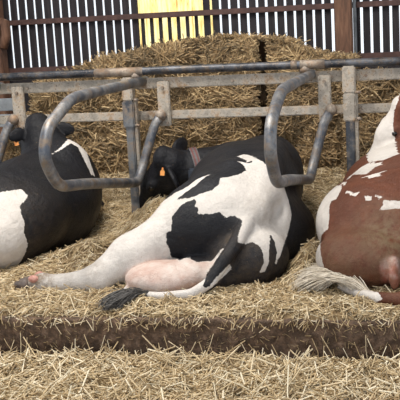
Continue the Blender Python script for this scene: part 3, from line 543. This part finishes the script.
# timber posts of the wall
def timber_post(x, w, y0, label, knee):
    r = empty('timber_post', (x, YW-.15, 0), label, 'post')
    bm = bmesh.new(); box(bm, (x-w/2, y0, -.03), (x+w/2, y0+.14, 4.2), .008); link('shaft', from_bm(bm), BROWN_WOOD, r)
    if knee:
        bm = bmesh.new(); tube(bm, [(x+w/2-.01, y0+.03, 1.52), (x+w/2+.05, y0+.03, 1.50), (x+w/2+.055, y0+.03, 1.38), (x+w/2+.01, y0+.03, 1.27)], .045, 10)
        link('wood_block', from_bm(bm), BROWN_WOOD, r, True)
    return r
timber_post(1.17, .15, YW-.22, 'brown timber wall post above the right end of the straw bales', False)
timber_post(-2.20, .27, YW-.24, 'brown timber wall post at the far left edge with a rounded block on its side', True)
bm = bmesh.new(); box(bm, (1.25, YW-.12, .98), (1.275, YW-.02, 4.2)); tag(link('wall_batten', from_bm(bm), GREY_WOOD), 'pale thin upright batten fixed beside the right timber post', 'batten')

# ================================================================ STALL RAILS AND DIVIDERS
RY = 6.13
def rail(name, label, parts_fn):
    r = empty(name, (.4, RY, 0), label, 'rail'); parts_fn(r); return r
def neck(r):
    bm = bmesh.new(); tube(bm, [(-3.2, 6.09, 1.075), (-1.0, 6.09, 1.071), (.4, 6.09, 1.073), (1.7, 6.09, 1.068), (3.4, 6.09, 1.066)], .027, 16)
    link('pipe', from_bm(bm), TUBE_DARK, r)
    for a, b in ((-.32, .02), (1.08, 1.24), (1.02, 1.06)):
        bm = bmesh.new(); tube(bm, [(a, 6.09, 1.071), (b, 6.09, 1.071)], .0298, 16); link('clamp_sleeve', from_bm(bm), RUSTY, r)
rail('neck_rail', 'black round steel neck rail, highest pipe across the stalls', neck)
def beam1(r):
    bm = bmesh.new(); box(bm, (-3.2, 6.12, .952), (3.4, 6.17, 1.022), .006); link('beam', from_bm(bm), BEAM, r)
    for x in (-.83, .0, .62, 1.28, 1.5):
        bm = bmesh.new(); tube(bm, [(x, 6.105, .985), (x, 6.125, .985)], .011, 6); link('bolt', from_bm(bm), RUSTY, r)
rail('upper_beam', 'pale square steel beam just under the black neck rail', beam1)
def beam2(r):
    bm = bmesh.new(); box(bm, (-3.2, 6.12, .742), (3.4, 6.165, .800), .006); link('beam', from_bm(bm), BEAM, r)
    for x in (.02, 1.46):
        bm = bmesh.new(); tube(bm, [(x, 6.10, .77), (x, 6.125, .77)], .012, 6); link('bolt', from_bm(bm), RUSTY, r)
rail('lower_beam', 'pale rusty square steel beam crossing behind the heads, lower of the two', beam2)

def bracket(x, label):
    r = empty('mounting_bracket', (x, 6.1, .7), label, 'bracket', None)
    bm = bmesh.new(); box(bm, (x-.042, 6.085, .70), (x+.042, 6.118, 1.0), .006); link('plate', from_bm(bm), BEAM, r)
    for dx, z in ((-.02, .73), (.022, .72), (.0, .96)):
        bm = bmesh.new(); tube(bm, [(x+dx, 6.065, z), (x+dx, 6.086, z)], .010, 6); link('bolt', from_bm(bm), RUSTY, r)
bracket(.148, 'flat galvanised bracket plate right of the left upright post')
bracket(1.232, 'flat galvanised bracket plate left of the right upright post')
bracket(-.895, 'flat galvanised bracket plate at the left edge above the left cow')

def upright(x, top, label, wide):
    r = empty('upright_post', (x, 6.06, 0), label, 'post')
    bm = bmesh.new(); box(bm, (x-.028, 6.035, -.02), (x+.028, 6.085, .9), .008); link('tube', from_bm(bm), POST, r)
    bm = bmesh.new(); box(bm, (x-wide, 6.025, .88), (x+wide, 6.10, top), .008); link('head_plate', from_bm(bm), BEAM, r)
    bm = bmesh.new(); box(bm, (x-.040, 6.022, .70), (x+.040, 6.098, .88), .008); link('collar_sleeve', from_bm(bm), POST if wide < .04 else BEAM, r)
    bm = bmesh.new(); box(bm, (x+.030, 6.05, -.02), (x+.052, 6.10, .88), .003); link('angle_strip', from_bm(bm), BEAM, r)
    for z in (.885, .715):
        bm = bmesh.new(); tube(bm, [(x+.045, 6.03, z), (x+.075, 6.03, z)], .011, 6); link('bolt', from_bm(bm), RUSTY, r)
upright(-.085, 1.035, 'blue-grey steel upright post inside the left divider loop', .036)
upright(1.395, 1.052, 'galvanised steel upright post right of the right divider loop', .042)
upright(2.87, 1.05, 'galvanised steel upright post beyond the right edge', .04)

def loop(dx, topx, label):
    """cantilever stall divider"""
    r = empty('stall_divider', (dx, 6.1, .7), label, 'stall divider', 'bent tube stall dividers')
    pts = [(dx+topx, 6.20, 1.003), (dx+.0, 5.45, .998), (dx, 4.80, .985), (dx, 4.44, .86), (dx, 4.37, .72), (dx, 4.52, .548), (dx, 4.95, .495), (dx, 5.86, .352), (dx+.012, 5.95, .43), (dx+.085, 6.03, .70), (dx+.125, 6.065, .775)]
    bm = bmesh.new(); tube(bm, smooth_path(pts, .10, 6), .031, 16); link('bent_tube', from_bm(bm), TUBE, r)
    bm = bmesh.new(); tube(bm, [(dx+topx-.035, 6.10, 1.02), (dx+topx-.035, 6.10, 1.06)], .04, 8); link('clamp', from_bm(bm), RUSTY, r)
    bm = bmesh.new(); bmesh.ops.create_uvsphere(bm, u_segments=14, v_segments=10, radius=.040, matrix=Matrix.Translation((dx+.13, 6.062, .775))); link('end_flange', from_bm(bm), RUSTY, r, True)
    return r
loop(0, .0, 'bent steel tube stall divider over the left black cow')
loop(1.145, .0, 'bent steel tube stall divider over the back of the middle cow')
loop(-1.06, .0, 'bent steel tube stall divider cut by the left edge of the photo')
loop(2.30, .0, 'bent steel tube stall divider beyond the red cow')

# ================================================================ COWS
root = empty('dairy_cow', (.85, 5.1, 0), 'black and white cow in the middle with a hind leg stretched to the left', 'cow', 'dairy cows lying in the stalls')
MID = root
pr, info = build_cow(root, 'middle', middle_cow, COAT_MID, [((.19, 4.45, .12), .08, .4), ((-.10, 4.46, .06), .12, 1.0), ((.05, 4.45, .1), .10, .2), ((.98, 4.8, .33), .14, .6), ((.90, 4.6, .22), .07, .6), ((.85, 4.6, .13), .09, .5), ((.95, 4.6, .1), .25, .25)])
hair_tuft('tail_switch', [(.52, 4.30, .035), (.44, 4.31, .035)], [(.29, 4.22, .03), (.33, 4.10, .02), (.40, 4.12, .02)], 480, HAIR_DARK, root, .0028, .015, .8)
for s_, y in ((-1, 4.445), (1, 4.495)):
    bm = bmesh.new(); tube(bm, [(-.175, y, .05), (-.205, y+.003*s_, .045), (-.245, y+.006*s_, .04)], .033, 10, True, .022); link('hoof', from_bm(bm), HOOF, root, True)
for s_, y in ((-1, 4.42), (1, 4.50)):
    bm = bmesh.new(); bmesh.ops.create_uvsphere(bm, u_segments=10, v_segments=8, radius=.022, matrix=Matrix.Translation((-.135, y, .062+.02*s_*s_))@Matrix.Diagonal((1.3, 1, .9, 1))); link('dewclaw', from_bm(bm), HOOF_PINK, root, True)
def ear_tag(c_, nrm_, up_, parent, s=.019):
    z = Vector(up_).normalized(); y = Vector(nrm_).normalized(); x = y.cross(z).normalized(); z = x.cross(y)
    bm = bmesh.new(); M = Matrix((x, y, z)).transposed().to_4x4(); M.translation = Vector(c_)
    pr_ = [(-.9, -1.1), (.9, -1.1), (.95, .3), (.35, 1.0), (.25, 1.6), (-.25, 1.6), (-.35, 1.0), (-.95, .3)]
    f = [bm.verts.new(M@Vector((a*s*.8, -.002, b*s))) for a, b in pr_]; g = [bm.verts.new(M@Vector((a*s*.8, .002, b*s))) for a, b in pr_]
    bm.faces.new(f); bm.faces.new(g[::-1])
    for i in range(8): bm.faces.new((f[i], f[(i+1) % 8], g[(i+1) % 8], g[i]))
    tube(bm, [M@Vector((0, -.006, s*1.2)), M@Vector((0, .006, s*1.2))], .006, 8)
    return link('ear_tag', from_bm(bm), TAG, parent)
ec = info['ear'][1 if info['ear'][1][1] < info['ear'][0][1] else 0]
ear_tag((.20, 5.775, .43), (.2, -1, .1), (0.1, 0, 1), root)
# neck collar
COLLAR = root
def ring_around(prims, c_, axis, off, w, n=40, rmax=.30, arc=(0, 2*math.pi)):
    """band of width w that follows the skin around the neck"""
    ax = nrm(axis); s = nrm(np.cross(ax, (0, 0, 1))); u_ = np.cross(ax, s); out = []
    for i in range(n):
        a = arc[0]+(arc[1]-arc[0])*i/(n-1 if arc[1]-arc[0] < 6.2 else n); d = s*math.cos(a)+u_*math.sin(a); t = .04
        while t < rmax:
            v = sdf(prims, (np.array(c_)+d*t)[None])[0]
            if v > 0: break
            t += max(.003, -v*.7)
        out.append((np.array(c_)+d*(t+off), d))
    return out, ax
def band(name, ringd, ax, w, th, mat, parent, shift=0.0):
    bm = bmesh.new(); rings = []
    for p_, d in ringd:
        p_ = p_+ax*shift
        rings.append([bm.verts.new(p_-ax*w/2), bm.verts.new(p_-ax*w/2+d*th), bm.verts.new(p_+ax*w/2+d*th), bm.verts.new(p_+ax*w/2)])
    n = len(rings)
    for i in range(n):
        a, b = rings[i], rings[(i+1) % n]
        for j in range(4): bm.faces.new((a[j], b[j], b[(j+1) % 4], a[(j+1) % 4]))
    return link(name, from_bm(bm), mat, parent)
rg, ax_ = ring_around(pr, (.345, 6.09, .385), (-.85, -.35, -.12), .002, .05)
col = band('collar', rg, ax_, .050, .006, STRAP, root)
st = band('stripe', rg, ax_, .012, .0075, STRIPE, col, .012); st2 = band('stripe', rg, ax_, .012, .0075, STRIPE, col, -.012)
for o_ in (st, st2): o_.matrix_parent_inverse = Matrix.Identity(4)
bm = bmesh.new(); box(bm, (.325, 5.915, .345), (.385, 5.955, .43), .01); sn = link('collar_sensor', from_bm(bm), PLASTIC, col)
sn.matrix_parent_inverse = Matrix.Identity(4)

root = empty('dairy_cow', (-.65, 5.4, 0), 'mostly black cow with a white stripe behind the shoulder, lying at the left edge', 'cow', 'dairy cows lying in the stalls')
prl, infl = build_cow(root, 'left', left_cow, COAT_LEFT, [((-.5, 4.9, .1), .5, .15)])
ear_tag((-.785, 5.765, .65), (.15, -1, .1), (-.3, 0, 1), root)
root = empty('dairy_cow', (1.75, 5.2, 0), 'red-brown and white cow with a cream tail, lying at the right edge', 'cow', 'dairy cows lying in the stalls')
prr, infr = build_cow(root, 'red', red_cow, COAT_RED, [((1.70, 4.5, .25), .28, .7), ((1.5, 4.5, .1), .3, .5), ((1.9, 4.4, .1), .3, .9)])
hair_tuft('tail_switch', [(1.60, 4.30, .04), (1.46, 4.44, .06)], [(1.22, 4.38, .04), (1.20, 4.50, .05), (1.24, 4.62, .06), (1.33, 4.62, .09)], 1100, HAIR_PALE, root, .003, .022, 1.8)
ALLCOW = [(CO['middle'], (-.3, 1.45)), (CO['left'], (-1.4, 0)), (CO['red'], (1.15, 2.5))]
def cow_dist(P):
    d = np.full(len(P), 9.)
    for p_, (a, b) in ALLCOW:
        m = (P[:, 0] > a) & (P[:, 0] < b) & (P[:, 2] < 1.1)
        if m.any(): d[m] = np.minimum(d[m], sdf(p_, P[m]))
    return d

# ================================================================ STRAW
def bed_h(x, y):
    g = lambda cx, cy_, sx_, sy_, h: h*np.exp(-((x-cx)/sx_)**2-((y-cy_)/sy_)**2)
    h = -.006+.022*vnoise(x, y, 6, 11)+.016*vnoise(x, y, 17, 12)
    h = h+g(1.27, 4.78, .10, .22, .15)+g(1.33, 5.15, .08, .25, .10)+g(.0, 5.0, .17, .13, .10)+g(-.25, 4.75, .25, .12, .03)+g(-.35, 4.95, .35, .10, .05)
    h = h+.24*np.clip((y-5.75)/1.1, 0, 1)**1.0+g(.16, 5.7, .18, .45, .16)+g(.1, 5.95, .2, .15, .06)+g(1.45, 5.7, .12, .5, .05)
    return h-.03*np.clip((4.22-y)/.16, 0, 1)-.02*np.clip((4.10-y)/.05, 0, 1)
def scatter(n, xr, yr, h, spread, lmin, lmax, w, lift=.012, pow_=1.0):
    x = rng.uniform(*xr, n); y = rng.uniform(*yr, n); z = h(x, y)
    th = rng.uniform(0, 2*math.pi, n); ph = rng.normal(0, spread, n); e = .02
    sx_ = (h(x+e, y)-h(x-e, y))/(2*e); sy_ = (h(x, y+e)-h(x, y-e))/(2*e)
    D = np.stack([np.cos(th), np.sin(th), np.cos(th)*sx_+np.sin(th)*sy_+np.sin(ph)], 1); D /= np.linalg.norm(D, axis=1, keepdims=True)
    L = lmin+(lmax-lmin)*rng.random(n)**1.5; P = np.stack([x, y, z+rng.random(n)**1.6*lift+np.abs(D[:, 2])*L*.12], 1)
    return P, D, L, w*(.6+.8*rng.random(n)), np.clip(rng.beta(1.6, 1.5, n)*pow_, 0, 1)
def clear(a, gap=.0):
    P, D, L = a[0], a[1], a[2]
    d = np.minimum(np.minimum(cow_dist(P), cow_dist(P+D*L[:, None]*.5)), cow_dist(P-D*L[:, None]*.5)); k_ = d > gap
    return [v[k_] for v in a]

A = clear(scatter(52000, (-1.5, 2.3), (4.085, 6.9), bed_h, .24, .03, .12, .0024, .018))
A = [np.concatenate([a, b]) for a, b in zip(A, clear(scatter(8000, (-1.1, 2.1), (4.12, 4.5), bed_h, .28, .04, .13, .0022, .022)))]
A = [np.concatenate([a, b, c]) for a, b, c in zip(A, clear(scatter(12000, (-2.3, -1.5), (4.085, 6.9), bed_h, .24, .03, .12, .0026, .018)), clear(scatter(9000, (2.3, 2.9), (4.085, 6.9), bed_h, .24, .03, .12, .0026, .018)))]
base = grid(-2.6, 3.2, 4.055, YW-.1, 180, 200, bed_h)
tag(straw('straw_bedding', *A, STRAW_BRIGHT, base=base), 'golden straw bedding spread over the stall bases under the cows', 'straw', kind='stuff')

# straw that hangs over the kerb
n = 300; x = rng.uniform(-1.0, 2.0, n); yk = kz(x, -.05)-.012-.01*rng.random(n); z = -.005-np.abs(rng.normal(0, .018, n))
D = np.stack([rng.normal(0, .6, n), rng.normal(-.15, .15, n), rng.normal(-.7, .5, n)], 1); D /= np.linalg.norm(D, axis=1, keepdims=True)
P = np.stack([x, yk-np.abs(D[:, 1])*.03, z], 1)
n2 = 450; x2 = rng.uniform(-1.0, 2.0, n2); z2 = rng.uniform(-.2, -.02, n2); D2 = np.stack([rng.normal(0, .6, n2), rng.normal(0, .15, n2), rng.normal(0, .7, n2)], 1); D2 /= np.linalg.norm(D2, axis=1, keepdims=True)
P2 = np.stack([x2, kz(x2, z2)-.006, z2], 1)
n3 = 70; x3 = rng.uniform(-1.0, 2.0, n3); D3 = np.stack([rng.normal(0, .6, n3), rng.normal(.2, .15, n3), np.full(n3, 1.)], 1); D3 /= np.linalg.norm(D3, axis=1, keepdims=True)
P3 = np.stack([x3, np.full(n3, 3.985), rng.uniform(-.19, -.12, n3)], 1)
tag(straw('kerb_straw', np.concatenate([P, P2, P3]), np.concatenate([D, D2, D3]), np.concatenate([rng.uniform(.02, .06, n), rng.uniform(.01, .035, n2), rng.uniform(.05, .15, n3)]),
    np.full(n+n2+n3, .0020), np.concatenate([rng.random(n), rng.random(n2)*.25, .4+.6*rng.random(n3)]), STRAW_BRIGHT), 'loose straw stems hanging over and stuck to the dark kerb', 'straw', kind='stuff')

def alley_h(x, y):
    return -.275+.045*vnoise(x, y, 3.1, 21)+.035*vnoise(x, y, 9, 22)+.018*vnoise(x, y, 22, 23)+.01*np.clip((y-3.8)/.25, 0, 1)
A = scatter(42000, (-1.2, 2.5), (2.9, 4.03), alley_h, .28, .05, .19, .0028, .04)
B = scatter(3500, (-.7, 2.3), (2.9, 4.0), lambda x, y: alley_h(x, y)+.018, .3, .10, .26, .0032, .02)
B = list(B); B[4] = .55+.45*rng.random(3500)
A = [np.concatenate([a, b]) for a, b in zip(A, B)]
k_ = A[0][:, 1]+np.abs(A[1][:, 1])*A[2]/2 < 4.03; A = [v[k_] for v in A]
base = grid(-2.0, 3.2, 1.2, 4.07, 200, 120, alley_h)
tag(straw('alley_straw', *A, STRAW_BRIGHT, base=base), 'bright loose straw covering the alley floor in front of the kerb', 'straw', kind='stuff')

# bales
def bale(label, x0, x1, y0, y1, z0, z1, top, seed, n, group='straw bales stacked behind the rails', mat=STRAW_BALE, rough=.07, ln=(.05, .20)):
    """top(x) gives the height of the worn upper edge"""
    dep = lambda x, z: y0+rough*2*(vnoise(x, z, 5, seed)-.5)+rough*1.2*(vnoise(x, z, 14, seed+1)-.5)
    dx = .05
    def front(x, z):
        e = np.minimum(np.clip((x-x0)/dx, 0, 1), np.clip((x1-x)/dx, 0, 1)); f_ = np.clip((top(x)-z)/.07, 0, 1); g_ = np.clip((z-z0)/.04, 0, 1)
        return dep(x, z)+.05*(1-np.sqrt(e*(2-e)+1e-6))+.06*(1-np.sqrt(f_*(2-f_)+1e-6))+.035*(1-np.sqrt(g_*(2-g_)+1e-6))
    nx, nf, nt_ = max(12, int((x1-x0)/.03)), 30, 10
    xs = np.linspace(x0, x1, nx); co = []
    for xx in xs:
        tz = top(xx); zs = np.linspace(z0, tz, nf); col_ = [(xx, float(front(np.array(xx), np.array(zv))), zv) for zv in zs]
        yy_ = np.linspace(col_[-1][1], y1, nt_+1)[1:]; col_ += [(xx, yv, tz+.03*(vnoise(xx, yv, 6, seed+3)-.5)*(yv < y1-.01)) for yv in yy_]; col_ += [(xx, y1, z0)]; co += col_
    m = nf+nt_+1; co = np.array(co, float); i = np.arange(nx*m).reshape(nx, m)
    F = np.stack([i[:-1, :-1].ravel(), i[1:, :-1].ravel(), i[1:, 1:].ravel(), i[:-1, 1:].ravel()], 1)
    Fb = np.stack([i[:-1, -1], i[1:, -1], i[1:, 0], i[:-1, 0]], 1)
    caps = []
    for e in (0, nx-1):
        r_ = i[e]
        # side cap: fan of quads between front and back columns
        for a in range(0, m//2-1): caps.append((r_[a], r_[a+1], r_[m-2-a], r_[m-1-a]))
    F = np.concatenate([F, Fb, np.array(caps)])
    nfr = int(n*.78); nto = n-nfr
    x = rng.uniform(x0, x1, nfr); z = z0+(top(x)-z0)*rng.random(nfr); y = front(x, z)
    th = rng.uniform(0, math.pi, nfr)+.8*(vnoise(x, z, 4, seed+5)-.5); ou = rng.normal(0, .22, nfr)
    D = np.stack([np.cos(th), -np.abs(ou)*.6+.0*x, np.sin(th)*.8], 1)
    xt = rng.uniform(x0, x1, nto); yt = y0+.02+(y1-y0)*rng.random(nto)**1.7*.9; zt = top(xt)+.01
    tt = rng.uniform(0, 2*math.pi, nto); Dt = np.stack([np.cos(tt), np.sin(tt), np.abs(rng.normal(0, .30, nto))], 1)
    P = np.concatenate([np.stack([x, y+.01-rng.random(nfr)**2*.06, z], 1), np.stack([xt, yt, zt], 1)]); D = np.concatenate([D, Dt]); D /= np.linalg.norm(D, axis=1, keepdims=True)
    L = rng.uniform(*ln, n)*(.5+.5*rng.random(n)); W = .0036*(.5+1.0*rng.random(n)); T = np.clip(rng.beta(1.5, 1.8, n)+.45*(vnoise(P[:, 0]+P[:, 1], P[:, 2], 7, seed+9)-.5)+.25*(vnoise(P[:, 0], P[:, 2]+P[:, 1], 18, seed+8)-.5), 0, 1)
    k_ = (np.abs(D[:, 0])*L/2 < np.minimum(P[:, 0]-x0+.03, x1+.03-P[:, 0])) & (P[:, 2]-np.abs(D[:, 2])*L/2 > z0-.015)
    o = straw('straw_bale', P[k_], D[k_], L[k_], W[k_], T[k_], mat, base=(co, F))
    return tag(o, label, 'straw bale', group)
lin = lambda pts: (lambda x: np.interp(x, [p[0] for p in pts], [p[1] for p in pts])+.018*(vnoise(x, 0*np.asarray(x), 13, 40)-.5))
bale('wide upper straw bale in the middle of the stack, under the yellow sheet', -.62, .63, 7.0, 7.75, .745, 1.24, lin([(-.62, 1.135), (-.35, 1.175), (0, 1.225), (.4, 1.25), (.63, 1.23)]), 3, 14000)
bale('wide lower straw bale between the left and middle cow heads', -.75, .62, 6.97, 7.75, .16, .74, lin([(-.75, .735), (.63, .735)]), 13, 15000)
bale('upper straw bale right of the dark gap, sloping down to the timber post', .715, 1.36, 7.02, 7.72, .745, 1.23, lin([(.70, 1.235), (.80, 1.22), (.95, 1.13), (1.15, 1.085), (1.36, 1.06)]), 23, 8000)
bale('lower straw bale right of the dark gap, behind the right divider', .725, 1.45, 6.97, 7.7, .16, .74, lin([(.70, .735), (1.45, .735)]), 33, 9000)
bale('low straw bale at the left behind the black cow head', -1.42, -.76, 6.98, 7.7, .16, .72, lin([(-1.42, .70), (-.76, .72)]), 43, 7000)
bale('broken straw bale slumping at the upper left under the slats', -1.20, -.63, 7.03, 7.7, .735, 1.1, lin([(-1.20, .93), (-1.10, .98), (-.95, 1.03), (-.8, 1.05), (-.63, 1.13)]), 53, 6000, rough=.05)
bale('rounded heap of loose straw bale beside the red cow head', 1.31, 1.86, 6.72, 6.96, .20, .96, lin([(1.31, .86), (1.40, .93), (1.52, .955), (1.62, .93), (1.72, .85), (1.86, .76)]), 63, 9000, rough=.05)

# grey boards stacked behind the far left bracket
for i, z in enumerate((.72, .84)):
    r = None
    bm = bmesh.new(); box(bm, (-1.60, 6.72+.03*i, z-.05), (-1.17-.01*i, 6.76+.03*i, z+.045), .004)
    tag(link('grey_board', from_bm(bm), GREY_WOOD), ['lower grey weathered board behind the far left bracket', 'upper grey weathered board behind the far left bracket'][i], 'board', 'grey boards at the left')
